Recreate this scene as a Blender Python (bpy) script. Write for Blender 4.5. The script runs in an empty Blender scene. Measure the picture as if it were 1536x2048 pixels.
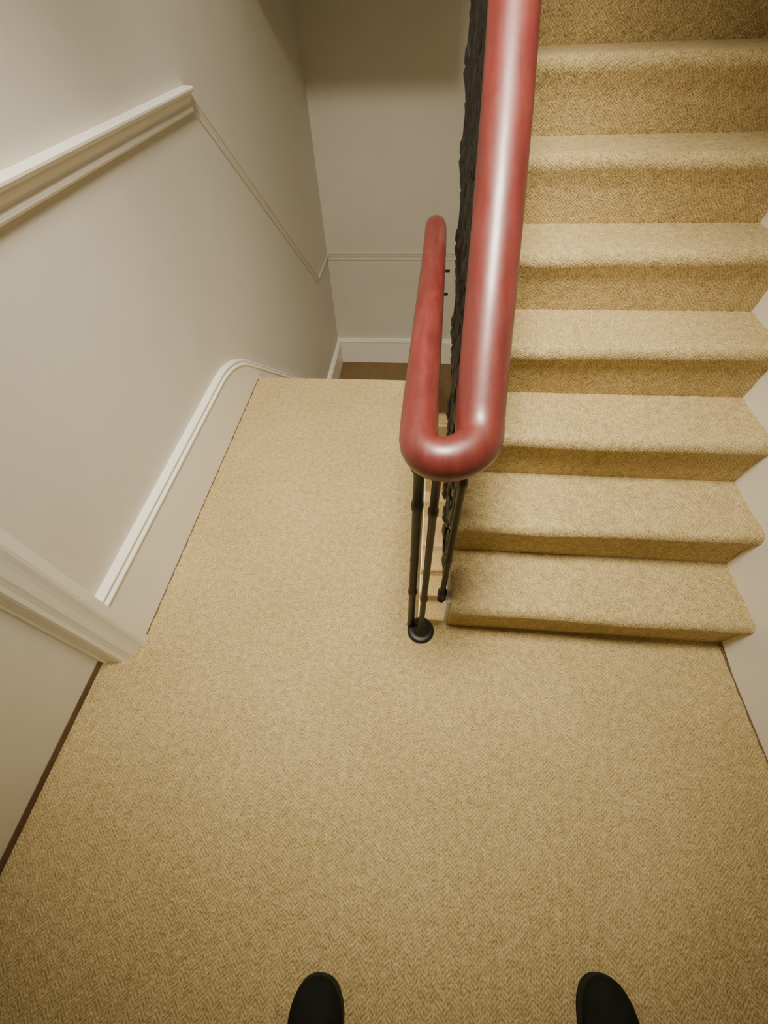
import bpy, math, random
from mathutils import Vector, Matrix
random.seed(3)
scene = bpy.context.scene
COL = scene.collection

# ------------------------------------------------------------------ helpers
def mk_mesh(name, verts, faces, mats, smooth=False, midx=None):
    me = bpy.data.meshes.new(name)
    me.from_pydata([tuple(v) for v in verts], [], faces)
    for m in (mats if isinstance(mats, (list, tuple)) else [mats]):
        me.materials.append(m)
    if midx:
        for p, i in zip(me.polygons, midx):
            p.material_index = i
    if smooth:
        for p in me.polygons:
            p.use_smooth = True
    me.update()
    import bmesh
    bm = bmesh.new(); bm.from_mesh(me)
    bmesh.ops.recalc_face_normals(bm, faces=bm.faces)
    bm.to_mesh(me); bm.free()
    return me

def add(name, me, parent=None, loc=(0, 0, 0)):
    ob = bpy.data.objects.new(name, me)
    ob.location = loc
    COL.objects.link(ob)
    if parent is not None:
        ob.parent = parent
    return ob

def empty(name, loc=(0, 0, 0)):
    e = bpy.data.objects.new(name, None)
    e.empty_display_size = 0.1
    e.location = loc
    COL.objects.link(e)
    return e

def info(ob, label, cat=None, kind=None, group=None):
    ob["label"] = label
    if cat: ob["category"] = cat
    if kind: ob["kind"] = kind
    if group: ob["group"] = group

def box_data(x0, x1, y0, y1, z0, z1):
    v = [(x0,y0,z0),(x1,y0,z0),(x1,y1,z0),(x0,y1,z0),(x0,y0,z1),(x1,y0,z1),(x1,y1,z1),(x0,y1,z1)]
    f = [(0,3,2,1),(4,5,6,7),(0,1,5,4),(1,2,6,5),(2,3,7,6),(3,0,4,7)]
    return v, f

def box(name, x0, x1, y0, y1, z0, z1, mat, label=None, kind="structure", cat=None):
    v, f = box_data(x0, x1, y0, y1, z0, z1)
    ob = add(name, mk_mesh(name, v, f, mat))
    if label: info(ob, label, cat, kind)
    return ob

def tube_data(path, radii, seg=16, sx=1.0, up=Vector((0,0,1)), caps=True):
    pts = [Vector(p) for p in path]
    n = len(pts)
    if not isinstance(radii, (list, tuple)): radii = [radii]*n
    verts, faces = [], []
    t0 = (pts[1]-pts[0]).normalized()
    ref = up if abs(t0.dot(up)) < 0.95 else Vector((1,0,0))
    nrm = (ref - t0*ref.dot(t0)).normalized()
    prev = t0
    for i, p in enumerate(pts):
        if i == 0: t = t0
        elif i == n-1: t = (pts[i]-pts[i-1]).normalized()
        else: t = ((pts[i+1]-pts[i]).normalized() + (pts[i]-pts[i-1]).normalized()).normalized()
        q = prev.rotation_difference(t)
        nrm = q @ nrm
        nrm = (nrm - t*nrm.dot(t)).normalized()
        b = t.cross(nrm)
        prev = t
        for k in range(seg):
            a = 2*math.pi*k/seg
            verts.append(p + (nrm*math.cos(a) + b*math.sin(a)*sx)*radii[i])
    for i in range(n-1):
        for k in range(seg):
            k2 = (k+1) % seg
            faces.append((i*seg+k, i*seg+k2, (i+1)*seg+k2, (i+1)*seg+k))
    if caps:
        faces.append(tuple(range(seg-1, -1, -1)))
        faces.append(tuple((n-1)*seg+k for k in range(seg)))
    return verts, faces

def lathe_data(prof, c=(0,0,0), seg=14, sy=1.0):
    verts, faces = [], []
    for r, z in prof:
        for k in range(seg):
            a = 2*math.pi*k/seg
            verts.append(Vector((c[0]+r*math.cos(a), c[1]+r*math.sin(a)*sy, c[2]+z)))
    n = len(prof)
    for i in range(n-1):
        for k in range(seg):
            k2 = (k+1) % seg
            faces.append((i*seg+k, i*seg+k2, (i+1)*seg+k2, (i+1)*seg+k))
    faces.append(tuple(range(seg-1,-1,-1)))
    faces.append(tuple((n-1)*seg+k for k in range(seg)))
    return verts, faces

def merge(*parts):
    V, F = [], []
    for v, f in parts:
        o = len(V)
        V += list(v)
        F += [tuple(i+o for i in ff) for ff in f]
    return V, F

def sweep_plane(path, prof, fn):
    """path in wall plane (s,t); prof (out,h); fn(s,t,out)->world"""
    n = len(path); m = len(prof)
    V, F = [], []
    for i in range(n):
        p = Vector(path[i])
        d1 = (Vector(path[i])-Vector(path[i-1])).normalized() if i > 0 else None
        d2 = (Vector(path[i+1])-Vector(path[i])).normalized() if i < n-1 else None
        if d1 is None: d1 = d2
        if d2 is None: d2 = d1
        n1 = Vector((-d1.y, d1.x)); n2 = Vector((-d2.y, d2.x))
        nn = (n1+n2).normalized()
        k = 1.0/max(0.4, nn.dot(n1))
        for o, h in prof:
            q = p + nn*h*k
            V.append(Vector(fn(q.x, q.y, o)))
    for i in range(n-1):
        for j in range(m):
            j2 = (j+1) % m
            F.append((i*m+j, i*m+j2, (i+1)*m+j2, (i+1)*m+j))
    F.append(tuple(range(m))); F.append(tuple((n-1)*m+j for j in range(m)))
    return V, F

# ------------------------------------------------------------------ materials
def nt(name):
    m = bpy.data.materials.new(name); m.use_nodes = True
    t = m.node_tree
    b = t.nodes["Principled BSDF"]
    return m, t, b

def M(t, op, a, b=None, c=None):
    n = t.nodes.new("ShaderNodeMath"); n.operation = op
    for i, v in enumerate((a, b, c)):
        if v is None: continue
        if isinstance(v, (int, float)): n.inputs[i].default_value = v
        else: t.links.new(v, n.inputs[i])
    return n.outputs[0]

def noise(t, vec, scale, detail=2, rough=0.5):
    n = t.nodes.new("ShaderNodeTexNoise")
    n.inputs["Scale"].default_value = scale
    n.inputs["Detail"].default_value = detail
    n.inputs["Roughness"].default_value = rough
    t.links.new(vec, n.inputs["Vector"])
    return n.outputs["Fac"]

def ramp(t, fac, stops):
    r = t.nodes.new("ShaderNodeValToRGB")
    els = r.color_ramp.elements
    els[0].position, els[0].color = stops[0][0], (*stops[0][1], 1)
    els[1].position, els[1].color = stops[-1][0], (*stops[-1][1], 1)
    for p, c in stops[1:-1]:
        e = els.new(p); e.color = (*c, 1)
    t.links.new(fac, r.inputs[0])
    return r.outputs[0]

def carpet_mat(name, dark, mid, light):
    m, t, b = nt(name)
    g = t.nodes.new("ShaderNodeNewGeometry")
    s = t.nodes.new("ShaderNodeSeparateXYZ")
    t.links.new(g.outputs["Position"], s.inputs[0])
    X, Y, Z = s.outputs
    q = M(t, 'ADD', Y, Z)
    wob0 = M(t, 'MULTIPLY', noise(t, g.outputs["Position"], 5, 2), 0.03)
    zig = M(t, 'PINGPONG', M(t, 'ADD', X, wob0), 0.019)
    wob = M(t, 'MULTIPLY', noise(t, g.outputs["Position"], 12, 2), 0.018)
    ph = M(t, 'ADD', M(t, 'ADD', q, zig), wob)
    st = M(t, 'SINE', M(t, 'MULTIPLY', ph, 2*math.pi/0.0098))
    cross = M(t, 'SINE', M(t, 'MULTIPLY', M(t, 'SUBTRACT', X, M(t,'MULTIPLY', q, 0.2)), 2*math.pi/0.0066))
    fib = noise(t, g.outputs["Position"], 170, 3, 0.7)
    big = noise(t, g.outputs["Position"], 2.3, 3, 0.55)
    med = noise(t, g.outputs["Position"], 48, 4, 0.65)
    f = M(t, 'MULTIPLY_ADD', st, 0.13, 0.5)
    f = M(t, 'ADD', f, M(t, 'MULTIPLY', cross, 0.06))
    f = M(t, 'ADD', f, M(t, 'MULTIPLY', M(t, 'SUBTRACT', fib, 0.5), 1.4))
    f = M(t, 'ADD', f, M(t, 'MULTIPLY', M(t, 'SUBTRACT', big, 0.5), 0.3))
    f = M(t, 'ADD', f, M(t, 'MULTIPLY', M(t, 'SUBTRACT', med, 0.5), 0.75))
    col = ramp(t, f, [(0.12, dark), (0.5, mid), (0.9, light)])
    t.links.new(col, b.inputs["Base Color"])
    b.inputs["Roughness"].default_value = 0.95
    b.inputs["Specular IOR Level"].default_value = 0.1
    b.inputs["Sheen Weight"].default_value = 0.1
    bp = t.nodes.new("ShaderNodeBump")
    bp.inputs["Strength"].default_value = 0.7
    bp.inputs["Distance"].default_value = 0.005
    t.links.new(f, bp.inputs["Height"])
    t.links.new(bp.outputs[0], b.inputs["Normal"])
    return m

def paint_mat(name, c1, c2, rough=0.5, bump=0.08, scale=5):
    m, t, b = nt(name)
    g = t.nodes.new("ShaderNodeNewGeometry")
    f = noise(t, g.outputs["Position"], scale, 4, 0.6)
    t.links.new(ramp(t, f, [(0.3, c1), (0.7, c2)]), b.inputs["Base Color"])
    b.inputs["Roughness"].default_value = rough
    bp = t.nodes.new("ShaderNodeBump")
    bp.inputs["Strength"].default_value = bump
    bp.inputs["Distance"].default_value = 0.004
    t.links.new(noise(t, g.outputs["Position"], 45, 3), bp.inputs["Height"])
    t.links.new(bp.outputs[0], b.inputs["Normal"])
    return m

carpet = carpet_mat("carpet_herringbone", (0.27,0.195,0.07), (0.505,0.385,0.172), (0.78,0.64,0.355))
carpet_shaded = carpet_mat("carpet_lower_shaded", (0.12,0.07,0.025), (0.22,0.14,0.058), (0.34,0.23,0.11))  # same carpet with the lower landing's shade put into its colour
wallp = paint_mat("wall_paint", (0.67,0.64,0.555), (0.70,0.67,0.585), 0.55)
trimp = paint_mat("trim_paint", (0.88,0.855,0.765), (0.90,0.875,0.785), 0.45, 0.03)
gapm = paint_mat("gap_brown", (0.11,0.06,0.03), (0.17,0.10,0.055), 0.7)
ceilp = paint_mat("ceiling_paint", (0.72,0.70,0.64), (0.75,0.73,0.67), 0.8)

m_rail, t, b = nt("handrail_mahogany")
g = t.nodes.new("ShaderNodeNewGeometry")
mp = t.nodes.new("ShaderNodeMapping"); mp.inputs["Scale"].default_value = (30, 4, 4)
t.links.new(g.outputs["Position"], mp.inputs[0])
t.links.new(ramp(t, noise(t, mp.outputs[0], 2.0, 4, 0.6), [(0.25,(0.095,0.011,0.008)),(0.55,(0.140,0.018,0.014)),(0.8,(0.175,0.027,0.021))]), b.inputs["Base Color"])
t.links.new(ramp(t, noise(t, g.outputs["Position"], 14, 4, 0.65), [(0.3,(0.40,0.40,0.40)),(0.7,(0.56,0.56,0.56))]), b.inputs["Roughness"])
b.inputs["Specular IOR Level"].default_value = 0.7
b.inputs["Coat Weight"].default_value = 0.5
b.inputs["Coat Roughness"].default_value = 0.28
b.inputs["Coat Tint"].default_value = (1.0, 0.95, 1.0, 1)
bp = t.nodes.new("ShaderNodeBump"); bp.inputs["Strength"].default_value = 0.12; bp.inputs["Distance"].default_value = 0.004
t.links.new(noise(t, g.outputs["Position"], 22, 3), bp.inputs["Height"])
t.links.new(bp.outputs[0], b.inputs["Normal"])

m_iron, t, b = nt("black_iron")
g = t.nodes.new("ShaderNodeNewGeometry")
t.links.new(ramp(t, noise(t, g.outputs["Position"], 40, 3), [(0.3,(0.008,0.008,0.007)),(0.7,(0.025,0.022,0.018))]), b.inputs["Base Color"])
b.inputs["Roughness"].default_value = 0.45
b.inputs["Metallic"].default_value = 0.2

m_shoe, t, b = nt("shoe_leather")
g = t.nodes.new("ShaderNodeNewGeometry")
t.links.new(ramp(t, noise(t, g.outputs["Position"], 25, 3), [(0.3,(0.006,0.008,0.005)),(0.7,(0.011,0.013,0.009))]), b.inputs["Base Color"])
b.inputs["Roughness"].default_value = 0.8
b.inputs["Specular IOR Level"].default_value = 0.2
m_sole, t, b = nt("shoe_rubber")
g = t.nodes.new("ShaderNodeNewGeometry")
t.links.new(ramp(t, noise(t, g.outputs["Position"], 60, 2), [(0.3,(0.005,0.005,0.004)),(0.7,(0.012,0.011,0.009))]), b.inputs["Base Color"])
b.inputs["Roughness"].default_value = 0.8

# ------------------------------------------------------------------ dimensions
H = 1.45
GO, RI = 0.2123, 0.1825
YL = 2.04            # landing edge where flight goes down
ZD = -8*RI
YB = 4.48            # back wall
XL, XS, XD = -0.995, -0.961, -1.076
XR, XRB = 1.095, 1.076
WELL0, WELL1 = 0.016, 0.124
TOP = 3.7

# ------------------------------------------------------------------ floors
def slab(name, poly, z0, z1, mt, ms, label):
    n = len(poly)
    V = [(x, y, z1) for x, y in poly] + [(x, y, z0) for x, y in poly]
    F = [tuple(range(n)), tuple(range(2*n-1, n-1, -1))]
    F += [(i, (i+1) % n, n+(i+1) % n, n+i) for i in range(n)]
    ob = add(name, mk_mesh(name, V, F, [mt, ms], midx=[0]+[1]*(n+1)))
    info(ob, label, None, "structure")
    return ob

arc = [(WELL0 + 0.054 - 0.054*math.cos(a), 0.60 - 0.03*math.sin(a)) for a in [math.pi*k/8 for k in range(9)]]
poly = [(XD, -1.3), (XR, -1.3), (XR, 0.60)] + [(x, y) for x, y in reversed(arc)] + [(WELL0, YL), (XS, YL), (XS, 0.44), (XD, 0.44)]
slab("floor", poly, -0.22, 0.0, carpet, trimp, "tan herringbone carpet on the stair landing")
slab("floor", [(XL, YL+7*GO), (XR, YL+7*GO), (XR, YB), (XL, YB)], ZD-0.2, ZD, carpet_shaded, trimp, "carpeted lower landing beneath the back wall, shade put into its brown")
slab("floor", [(XD, -1.3), (XR, -1.3), (XR, YB), (XD, YB)], ZD-14*RI-0.2, ZD-14*RI, carpet, trimp, "carpeted ground floor at the bottom of the stairwell")

# ------------------------------------------------------------------ stairs
def step_mesh(x0, x1, dirn, tread, wob=0.0):
    R = 0.029
    prof = [(0.004,-0.004),(0.000,0.03),(-0.004,0.08),(-0.009,0.115)]
    cy, cz = 0.006, RI-R
    for k in range(9):
        a = math.radians(200 - 110*k/8)
        prof.append((cy + R*math.cos(a), cz + R*math.sin(a)))
    prof += [(0.05, RI-0.001), (tread*0.6, RI-0.002), (tread, RI-0.001)] if tread > 0.06 else [(0.02, RI)]
    NX = 36
    V, F = [], []
    ph = random.uniform(0, 6)
    for i in range(NX+1):
        f = i/NX
        x = x0 + (x1-x0)*f
        for j, (u, z) in enumerate(prof):
            e = 0.0
            if 2 <= j <= 13: e = 0.0030*math.sin(5*f+ph) + 0.0014*math.sin(14*f+2*ph)
            V.append((x, dirn*(u + e), z + (e*0.5 if 4 <= j <= 12 else 0)))
    m = len(prof)
    for i in range(NX):
        for j in range(m-1):
            F.append((i*m+j, i*m+j+1, (i+1)*m+j+1, (i+1)*m+j))
    for i in range(NX):
        F.append((i*m+m-1, i*m, (i+1)*m, (i+1)*m+m-1))
    F.append(tuple(range(m))); F.append(tuple(NX*m+j for j in range(m)))
    me = mk_mesh("step", V, F, carpet, smooth=True)
    me.set_sharp_from_angle(angle=math.radians(40))
    return me

def flight(loc, x0, x1, n, dirn, label, last_short=True, bx0=None, bx1=None):
    e = empty("staircase", loc)
    info(e, label, "stairs")
    bx0 = x0 if bx0 is None else bx0
    bx1 = x1 if bx1 is None else bx1
    for i in range(n):
        tr = GO+0.004 if i < n-1 or not last_short else 0.02
        st = add("step", step_mesh(x0-loc[0], x1-loc[0], dirn, tr), e, (0, dirn*i*GO, i*RI))
    pts = [(0.014, 0.0)]
    for i in range(n):
        pts.append((0.014+i*GO, (i+1)*RI-0.016))
        if i < n-1: pts.append((0.014+(i+1)*GO, (i+1)*RI-0.016))
    pts.append(((n-1)*GO+0.03, n*RI-0.016))
    pts.append(((n-1)*GO+0.03, n*RI-0.26))
    pts.append((0.22, 0.0))
    N = len(pts)
    V = [(bx0-loc[0], dirn*u, z) for u, z in pts] + [(bx1-loc[0], dirn*u, z) for u, z in pts]
    F = [tuple(range(N)), tuple(range(2*N-1, N-1, -1))] + [(i, (i+1) % N, N+(i+1) % N, N+i) for i in range(N)]
    s = add("stair_string", mk_mesh("stair_string", V, F, trimp), e)
    s["label"] = "cream painted stair string and soffit"
    return e

NUP = 14
up = flight((0.60, 0.58, 0.0), 0.134, XRB, NUP, 1, "tan carpeted stairs rising beside the iron railing", bx0=WELL1)
dn = flight((-0.48, YL+7*GO, ZD), XS, 0.004, 8, -1, "tan carpeted stairs descending from the landing edge", bx1=WELL0)
lo = flight((0.60, YL+7*GO-13*GO, ZD-14*RI), 0.110, XRB, 14, 1, "carpeted lower stairs seen down the narrow stairwell", bx0=0.100)
box("floor", WELL1-0.5, XR, 0.58+13*GO+0.03, YB, NUP*RI-0.25, NUP*RI, trimp, "upper landing at the top of the rising stairs")

# ------------------------------------------------------------------ walls
ZB = ZD-14*RI-0.2
box("wall_left", XL-0.2, XL, 0.44, YB+0.2, ZB, TOP, wallp, "grey-white painted stairwell wall with chair rail")
box("wall_left_door_side", XD-0.25, XD-0.05, -1.5, 0.44, ZB, TOP, wallp, "grey-white painted wall around the door")
box("wall_back", XL, XR, YB, YB+0.2, ZB, TOP, wallp, "grey-white painted end wall of the stairwell")
box("wall_right", XR, XR+0.2, -1.5, YB+0.2, ZB, TOP, wallp, "white painted wall beside the rising stairs")
box("wall_front", XD-0.05, XR, -1.5, -1.3, ZB, TOP, wallp, "grey-white painted wall behind the landing")
box("ceiling", XD-0.25, XR+0.2, -1.5, YB+0.2, TOP, TOP+0.15, ceilp, "white painted ceiling over the stairwell")
box("unseen_shade_beam", XL, WELL1-0.1, 3.28, 3.46, 1.50, TOP, ceilp, "unseen beam added to shade the top of the end wall")  # added out of view to cast soft shade high on the end wall

door = box("door_1", XD-0.05, XD, -1.1, 0.362, 0.026, 2.1, wallp, "flat pale painted door closing on the landing")
box("trim_1", XD-0.05, XD+0.002, -1.1, 0.360, 0.0005, 0.024, gapm, "dark strip painted as the shaded gap under the door")  # brown strip carries the shade of the gap below the door
pr = [(XD-0.05,0.357),(-1.062,0.357),(-1.060,0.362),(-1.012,0.364),(-1.003,0.368),(-0.998,0.378),(-0.990,0.386),(-0.984,0.391),(-0.974,0.410),(-0.966,0.420),(-0.956,0.430),(-0.952,0.438),(-0.952,0.462),(-0.958,0.468),(XL,0.468),(XD-0.05,0.468)]
N = len(pr)
V = [(x,y,0.0) for x,y in pr]+[(x,y,2.2) for x,y in pr]
F = [tuple(range(N-1,-1,-1)), tuple(range(N,2*N))]+[(i,(i+1)%N,N+(i+1)%N,N+i) for i in range(N)]
c = add("trim_2", mk_mesh("door_casing", V, F, trimp)); info(c, "cream moulded door casing standing on the landing", None, "structure")

def edge_gap(name, x, sgn, ya, yb, base, label):
    V, F = [], []
    NN = 70
    for i in range(NN+1):
        y = ya + (yb-ya)*i/NN
        wdt = max(0.0005, base + 0.002*math.sin(i*1.9) + random.uniform(-0.002, 0.002))
        V += [(x, y, 0.0008), (x+sgn*wdt, y, 0.0008), (x+sgn*wdt*0.3, y, 0.004), (x, y, 0.004)]
    for i in range(NN):
        for j in range(4):
            F.append((4*i+j, 4*i+(j+1)%4, 4*i+4+(j+1)%4, 4*i+4+j))
    F.extend([(0,1,2,3), tuple(4*NN+j for j in range(4))])
    o = add(name, mk_mesh(name, V, F, gapm)); info(o, label, None, "structure")
edge_gap("trim_6", XRB, -1, -1.0, 0.56, 0.0028, "thin dark uneven carpet edge against the baseboard")
edge_gap("trim_7", XS, 1, 0.47, 2.02, 0.0026, "thin dark carpet edge under the tall baseboard")

# ------------------------------------------------------------------ skirting left (ramped over the down flight)
ztop = 0.282
top = [(0.46, ztop)]
y1 = 1.62
top += [(0.9, ztop), (1.3, ztop), (y1, ztop)]
sl = 0.845
R = 0.58
ang = math.atan(sl)
for k in range(1, 15):
    a = ang*k/14
    top.append((y1 + R*math.sin(a), ztop - R*(1-math.cos(a))))
ye, ze = top[-1]
zlow = ZD + ztop
yend = ye + (ze - zlow)/sl
top += [(ye+(yend-ye)*k/6, ze+(zlow-ze)*k/6) for k in range(1, 6)]
top += [(yend, zlow), (YB, zlow)]
def bot(y):
    if y <= YL: return 0.0
    return max(ZD, -(y-YL)*RI/GO - RI)
ys = sorted(set([p[0] for p in top] + [YL, YL+0.001, YL+7*GO]))
def topz(y):
    for a, b2 in zip(top, top[1:]):
        if a[0] <= y <= b2[0]:
            return a[1] + (b2[1]-a[1])*(y-a[0])/(b2[0]-a[0])
    return top[-1][1]
V, F = [], []
for y in ys:
    zt, zb = topz(y)-0.03, bot(y)
    V += [(XL, y, zb), (XS, y, zb), (XS, y, zt), (XL, y, zt)]
for i in range(len(ys)-1):
    for j in range(4):
        F.append((4*i+j, 4*i+(j+1)%4, 4*i+4+(j+1)%4, 4*i+4+j))
F += [(0,1,2,3), tuple(4*(len(ys)-1)+j for j in range(4))]
sk_prof = [(0,-0.034),(0.034,-0.034),(0.038,-0.031),(0.038,-0.025),(0.034,-0.022),(0.029,-0.018),(0.029,-0.012),(0.031,-0.010),(0.031,-0.005),(0.024,-0.001),(0.010,0.0),(0,0.0)]
mv = sweep_plane(top, sk_prof, lambda s, t_, o: (XL+o, s, t_))
V2, F2 = merge((V, F), mv)
sk = add("baseboard_left", mk_mesh("baseboard_left", V2, F2, trimp)); info(sk, "tall cream baseboard ramping down along the descending stairs", None, "structure")

v1 = box_data(XS, XR, YB-0.03, YB, ZD, ZD+0.27)
v2 = sweep_plane([(XL, ZD+0.30), (XR, ZD+0.30)], sk_prof, lambda s, t_, o: (s, YB-o, t_))
V, F = merge(v1, v2)
o = add("baseboard_back", mk_mesh("baseboard_back", V, F, trimp)); info(o, "cream baseboard along the end wall of the lower landing", None, "structure")

path = [(-1.3, ztop), (0.30, ztop)]
zr = lambda y: 0.30 + (y-0.38)*RI/GO
path += [(0.38, ztop+0.02), (0.44, zr(0.44))] + [(0.44+(3.3-0.44)*k/8, zr(0.44+(3.3-0.44)*k/8)) for k in range(1, 9)]
V, F = [], []
for (y, z) in path:
    zb = 0.0 if y < 0.6 else max(0.0, (y-0.75)*RI/GO)
    V += [(XR, y, zb), (XRB, y, zb), (XRB, y, z-0.03), (XR, y, z-0.03)]
for i in range(len(path)-1):
    for j in range(4):
        F.append((4*i+j, 4*i+(j+1)%4, 4*i+4+(j+1)%4, 4*i+4+j))
F += [(0,1,2,3), tuple(4*(len(path)-1)+j for j in range(4))]
rp = [(a*0.65, h) for a, h in sk_prof]
V2, F2 = merge((V, F), sweep_plane(path, rp, lambda s, t_, o: (XR-o, s, t_)))
o = add("baseboard_right", mk_mesh("baseboard_right", V2, F2, trimp)); info(o, "cream baseboard and stair string along the rising stairs", None, "structure")

# ------------------------------------------------------------------ chair rails
cr = [(0,-0.075),(0.010,-0.075),(0.016,-0.068),(0.016,-0.060),(0.010,-0.054),(0.012,-0.046),(0.020,-0.036),(0.024,-0.028),(0.024,-0.022),(0.034,-0.018),(0.040,-0.010),(0.040,-0.004),(0.034,0.0),(0,0.002)]
zc = 1.19
zc2 = ZD + zc
yk = 2.26
yk2 = yk + (zc-zc2)/(RI/GO)
V, F = sweep_plane([(0.468, zc), (yk, zc)], cr, lambda s, t_, o: (XL+o, s, t_))
o = add("trim_3", mk_mesh("chair_rail", V, F, trimp)); info(o, "cream moulded chair rail on the landing wall", None, "structure")
cr2 = [(a*0.4, h*0.6) for a, h in cr]
V, F = sweep_plane([(yk, zc), (yk2, zc2), (YB, zc2)], cr2, lambda s, t_, o: (XL+o, s, t_))
o = add("trim_4", mk_mesh("chair_rail_raking", V, F, wallp)); info(o, "thin painted rail sloping down with the stairs", None, "structure")
V, F = sweep_plane([(XL, zc2+0.02), (XR, zc2+0.02)], [(a*0.45, h) for a, h in cr], lambda s, t_, o: (s, YB-o, t_))
o = add("trim_5", mk_mesh("chair_rail_back", V, F, wallp)); info(o, "painted chair rail across the end wall", None, "structure")

# ------------------------------------------------------------------ railing
rail = empty("stair_railing", (0.04, 0.547, 0.0))
info(rail, "black iron stair railing topped by a rounded red mahogany handrail", "railing")
RO = Vector(rail.location)
def radd(name, V, F, mat, smooth=True, label=None):
    V = [Vector(v)-RO for v in V]
    ob = add(name, mk_mesh(name, V, F, mat, smooth=smooth), rail)
    if label: ob["label"] = label
    return ob
ZL = 0.885
path, rad = [], []
def lx(y): return -0.001 + 0.030*min(1.0, (y-0.6)/1.0)
yk3 = 1.64
for k in range(12):
    y = 3.45 - (3.45-1.90)*k/11
    path.append((lx(y), y, ZL - 0.09 - (y-1.90)*RI/GO)); rad.append(0.038)
for k in range(1, 9):
    f = k/8
    y = 1.90 + (yk3-1.90)*f
    path.append((lx(y), y, ZL - 0.09*(1-f)**2)); rad.append(0.038)
for k in range(1, 9):
    y = yk3 + (0.62-yk3)*k/8
    path.append((lx(y), y, ZL)); rad.append(0.038+0.001*k/8)
x0, x1 = lx(0.62), 0.121
cx, rr = (x0+x1)/2, (x1-x0)/2
for k in range(1, 15):
    a = math.pi*k/15
    path.append((cx - rr*math.cos(a), 0.615 - 0.064*math.sin(a) - 0.012*math.sin(a)*math.cos(a), ZL + 0.006*(k/15)**2)); rad.append(0.039+0.009*k/15)
zup = lambda y: 0.352 + 0.857*y
for k in range(1, 5):
    f = k/4
    y = 0.615 + 0.06*f
    path.append((x1, y, ZL + 0.006 + (zup(0.675)-ZL-0.006)*f**1.3)); rad.append(0.048+0.0005*f)
for k in range(1, 20):
    y = 0.675 + (3.30-0.675)*k/19
    path.append((x1 + 0.020*min(1, (y-0.675)/0.45), y, zup(y))); rad.append(0.0485)
def smooth(P, it=3):
    P = [Vector(p) for p in P]
    for _ in range(it):
        Q = [P[0]]
        for a, b2, c2 in zip(P, P[1:], P[2:]):
            Q.append(a*0.2+b2*0.6+c2*0.2)
        Q.append(P[-1]); P = Q
    return P
V, F = tube_data(smooth(path, 2), rad, seg=32)
hr = radd("handrail", V, F, m_rail, label="rounded red mahogany handrail with a tight turn")

def baluster(x, y, z0, z1, base="plate", scale=1.0):
    h = z1 - z0
    s = scale
    if base == "pendant":
        pr = [(0.001,-0.075),(0.008,-0.060),(0.013,-0.040),(0.008,-0.024),(0.013,-0.016),(0.013,0.012),(0.009,0.020)]
    elif base == "slim":
        pr = [(0.009,0.0),(0.009,0.01),(0.008,0.02)]
    else:
        pr = [(0.016,0.0),(0.016,0.006),(0.011,0.012),(0.008,0.022)]
    z = pr[-1][1]
    mids = [(0.0075, z+0.01), (0.0075, h*0.30), (0.0095, h*0.31), (0.0095, h*0.325), (0.0075, h*0.335),
            (0.0075, h*0.80), (0.0095, h*0.815), (0.0095, h*0.835), (0.0075, h*0.85),
            (0.0075, h*0.95), (0.012, h*0.97), (0.011, h)]
    pr = [(r*s, zz) for r, zz in pr+mids]
    return lathe_data(pr, (x, y, z0), seg=12)

XB = 0.107
for i in range(NUP):
    for dy in (0.045, 0.150):
        if i == 0 and dy > 0.1: continue
        y = 0.58 + i*GO + dy
        z0 = (i+1)*RI - 0.01
        V, F = baluster(XB, y, z0, zup(y)-0.03, "pendant", 1.25 if i == 0 else 1.0)
        radd("baluster", V, F, m_iron)
def scroll(y, z, h):
    parts = []
    for sgn, zc_ in ((1, z+h*0.30), (-1, z+h*0.66)):
        P = []
        for k in range(26):
            a = k/25*3.6*math.pi
            r = 0.010 + 0.034*k/25
            P.append((XB, y + sgn*r*math.cos(a), zc_ + r*1.6*math.sin(a)))
        parts.append(tube_data(P, 0.0065, 6, up=Vector((1,0,0))))
    for zz in (z+h*0.16, z+h*0.48, z+h*0.82):
        parts.append(lathe_data([(0.001,-0.05),(0.010,-0.02),(0.014,0.0),(0.009,0.025),(0.001,0.055)], (XB, y, zz), 8, 2.4))
    parts.append(tube_data([(XB, y-0.05, z+h*0.08), (XB, y+0.055, z+h*0.08+0.01)], 0.006, 6))
    parts.append(tube_data([(XB, y-0.05, z+h*0.92-0.04), (XB, y+0.055, z+h*0.92+0.05)], 0.006, 6))
    return merge(*parts)
for i in range(NUP):
    for dy in (0.0975, 0.204):
        y = 0.58 + i*GO + dy
        z0 = (i+1)*RI
        V, F = scroll(y, z0, zup(y)-0.03-z0)
        radd("iron_scroll", V, F, m_iron)
V, F = tube_data([(XB+0.004, 0.62, zup(0.62)-0.035), (XB+0.01, 3.3, zup(3.3)-0.035)], 0.014, 8)
radd("core_bar", V, F, m_iron)
V, F = lathe_data([(0.048,0.0),(0.048,0.008),(0.040,0.014),(0.032,0.012),(0.024,0.020),(0.015,0.035),(0.011,0.05),(0.0095,0.10),(0.0095,0.25),(0.012,0.258),(0.012,0.275),(0.0095,0.283),(0.0095,0.70),(0.012,0.708),(0.012,0.725),(0.0095,0.733),(0.0095,0.82),(0.014,0.84),(0.016,0.86)], (0.042, 0.554, 0), 24)
radd("newel_post", V, F, m_iron, label="black iron newel post with a round foot")
ly = [0.572] + [0.715 + 0.13*k for k in range(10)]
for k, y in enumerate(ly):
    V, F = baluster(0.006, y, 0.006 if k == 0 else 0.0, ZL-0.02 if y < 1.64 else ZL-0.02-0.09*((y-1.64)/0.26)**2, "slim" if k == 0 else "plate", 1.55 if k == 0 else 1.0)
    radd("baluster", V, F, m_iron)
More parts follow.
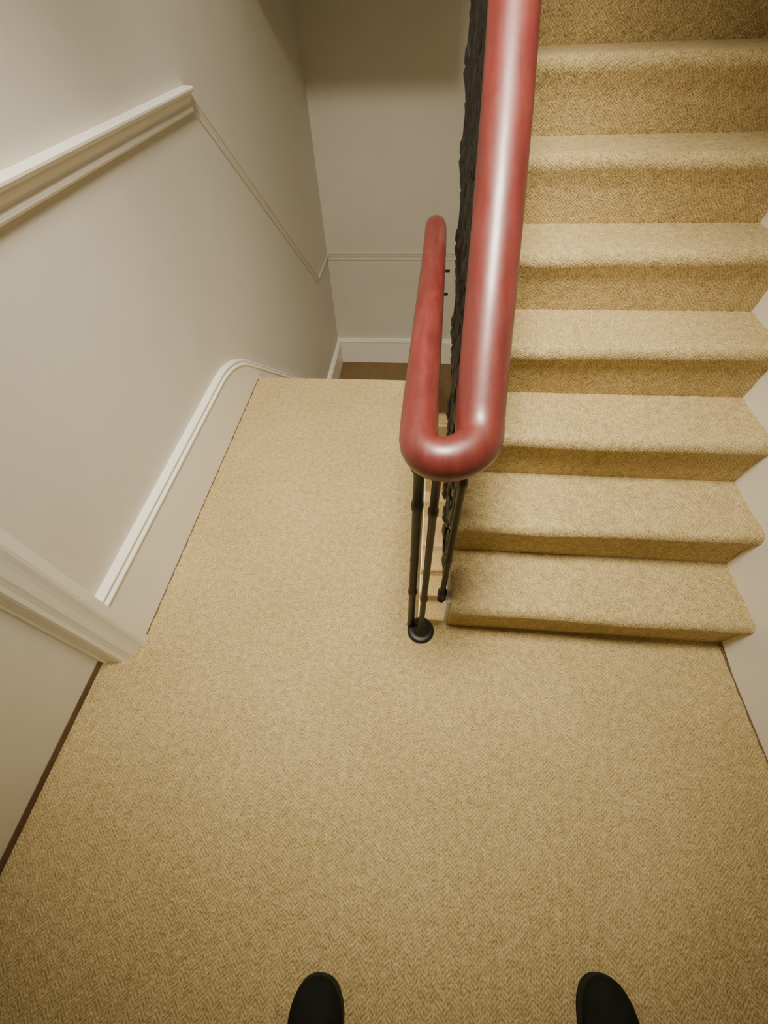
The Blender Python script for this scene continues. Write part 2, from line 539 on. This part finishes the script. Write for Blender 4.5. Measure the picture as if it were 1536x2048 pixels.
for i in range(7):
    y = YL + i*GO + 0.10
    z0 = -(i+1)*RI
    V, F = baluster(0.001, y, z0, ZL - 0.09 - (y-1.90)*RI/GO - 0.02)
    radd("baluster", V, F, m_iron)
for zz in (0.63, 0.53):
    V, F = tube_data([(0.001, 1.96, zz), (XB, 1.96, zz)], 0.007, 8)
    radd("tie_rod", V, F, m_iron, label="thin iron rod tying both sides together")

# ------------------------------------------------------------------ shoes
def shoe(loc, yaw, label):
    e = empty("shoe", loc); e.rotation_euler = (0, 0, yaw)
    info(e, label, "shoe", None, "pair of dark shoes on the landing")
    key = [(0.0,0.004,0.032),(-0.002,0.016,0.038),(-0.006,0.027,0.044),(-0.013,0.037,0.050),(-0.024,0.046,0.056),(-0.040,0.054,0.061),(-0.060,0.059,0.066),(-0.085,0.061,0.071),(-0.115,0.059,0.078),(-0.150,0.053,0.090),(-0.180,0.046,0.100),(-0.205,0.041,0.106),(-0.240,0.040,0.108),(-0.270,0.038,0.106),(-0.284,0.030,0.098),(-0.292,0.020,0.088),(-0.296,0.008,0.076)]
    st = key
    seg = 28
    V, F = [], []
    for y, w, h in st:
        for k in range(seg):
            a = 2*math.pi*k/seg
            c_, s_ = math.cos(a), math.sin(a)
            x = w*(abs(c_)**0.8)*(1 if c_ >= 0 else -1)
            z = 0.018 + (h-0.018)*0.5*(1+(abs(s_)**0.9)*(1 if s_ >= 0 else -1))
            V.append((x*(1-0.25*max(0, s_)), y, z))
    n = len(st)
    for i in range(n-1):
        for k in range(seg):
            F.append((i*seg+k, i*seg+(k+1)%seg, (i+1)*seg+(k+1)%seg, (i+1)*seg+k))
    F += [tuple(range(seg)), tuple((n-1)*seg+k for k in range(seg))]
    add("shoe_upper", mk_mesh("shoe_upper", V, F, m_shoe, smooth=True), e)
    out = [(w+0.003, y) for y, w, h in st]
    ring = [(w, y) for w, y in out] + [(-w, y) for w, y in reversed(out)]
    N = len(ring)
    V = [(x, y, z) for z in (0.0, 0.024) for x, y in ring]
    F = [tuple(range(N-1,-1,-1)), tuple(range(N,2*N))]+[(i,(i+1)%N,N+(i+1)%N,N+i) for i in range(N)]
    add("sole", mk_mesh("sole", V, F, m_sole), e)
    parts = []
    for k in range(5):
        y = -0.105 - 0.020*k; z = 0.077 + 0.0065*k
        parts.append(tube_data([(-0.022,y,z-0.004),(-0.010,y-0.004,z+0.003),(0.010,y+0.004,z+0.003),(0.022,y,z-0.004)], 0.0022, 6))
    V, F = merge(*parts)
    add("laces", mk_mesh("laces", V, F, m_sole, smooth=True), e)
    P = [(0.032*math.cos(a), -0.238+0.042*math.sin(a), 0.106) for a in [2*math.pi*k/20 for k in range(21)]]
    V, F = tube_data(P, 0.006, 8)
    add("collar", mk_mesh("collar", V, F, m_sole, smooth=True), e)
shoe((-0.170, -0.308, 0.0), math.radians(1), "dark shoe standing on tan carpet near the door")
shoe((0.483, -0.250, 0.0), math.radians(1), "dark shoe standing on tan carpet near the stair wall")

# ------------------------------------------------------------------ lights
def light(name, typ, loc, energy, color, aim=None, **kw):
    l = bpy.data.lights.new(name, typ); l.energy = energy; l.color = color
    for k, v in kw.items(): setattr(l, k, v)
    o = bpy.data.objects.new(name, l); o.location = loc
    if aim is not None:
        o.rotation_euler = (Vector(aim)-Vector(loc)).to_track_quat('-Z', 'Y').to_euler()
    COL.objects.link(o); return o
light("ceiling_lamp", 'SPOT', (-0.10, 0.58, 2.95), 640, (1.0, 0.90, 0.73), (-0.12, 1.27, 0.0), spot_size=math.radians(76), spot_blend=1.0, shadow_soft_size=0.34)
light("ceiling_fill", 'POINT', (-0.2, 1.1, 3.0), 11, (1.0, 0.92, 0.78), shadow_soft_size=0.35)  # added soft fill, no fitting of its own
light("back_wall_fill", 'SPOT', (-0.35, 1.0, 2.7), 230, (1.0, 0.90, 0.74), (-0.35, 4.4, -0.75), spot_size=math.radians(60), spot_blend=1.0, shadow_soft_size=0.15)  # added unseen spot that brightens the end wall
light("stairwell_fill", 'POINT', (-0.45, 2.0, -1.9), 60, (1.0, 0.86, 0.66), shadow_soft_size=0.15)  # added unseen light so the steps down the well show
w = bpy.data.worlds.new("world"); w.use_nodes = True
w.node_tree.nodes["Background"].inputs[0].default_value = (0.9, 0.85, 0.75, 1)
w.node_tree.nodes["Background"].inputs[1].default_value = 0.1
scene.world = w

# ------------------------------------------------------------------ camera
f = 820.0
D = Vector((32, 616, f)).normalized()
Fv = Vector((112, 0, f)); Fv.y = -(f*D.z + 112*D.x)/D.y; Fv.normalize()
Rv = D.cross(Fv)
xa = Vector((Rv.x, Fv.x, -D.x)); ya = Vector((Rv.y, Fv.y, -D.y)); za = Vector((Rv.z, Fv.z, -D.z))
mat = Matrix((( xa.x, -ya.x, -za.x, 0.0), (xa.y, -ya.y, -za.y, 0.0), (xa.z, -ya.z, -za.z, H), (0,0,0,1)))
cam = bpy.data.cameras.new("camera")
cam.sensor_fit = 'VERTICAL'; cam.sensor_height = 36.0; cam.sensor_width = 27.0
cam.lens = f/2048*36.0
cam.clip_start = 0.03
co = bpy.data.objects.new("camera", cam); COL.objects.link(co)
co.matrix_world = mat
scene.camera = co
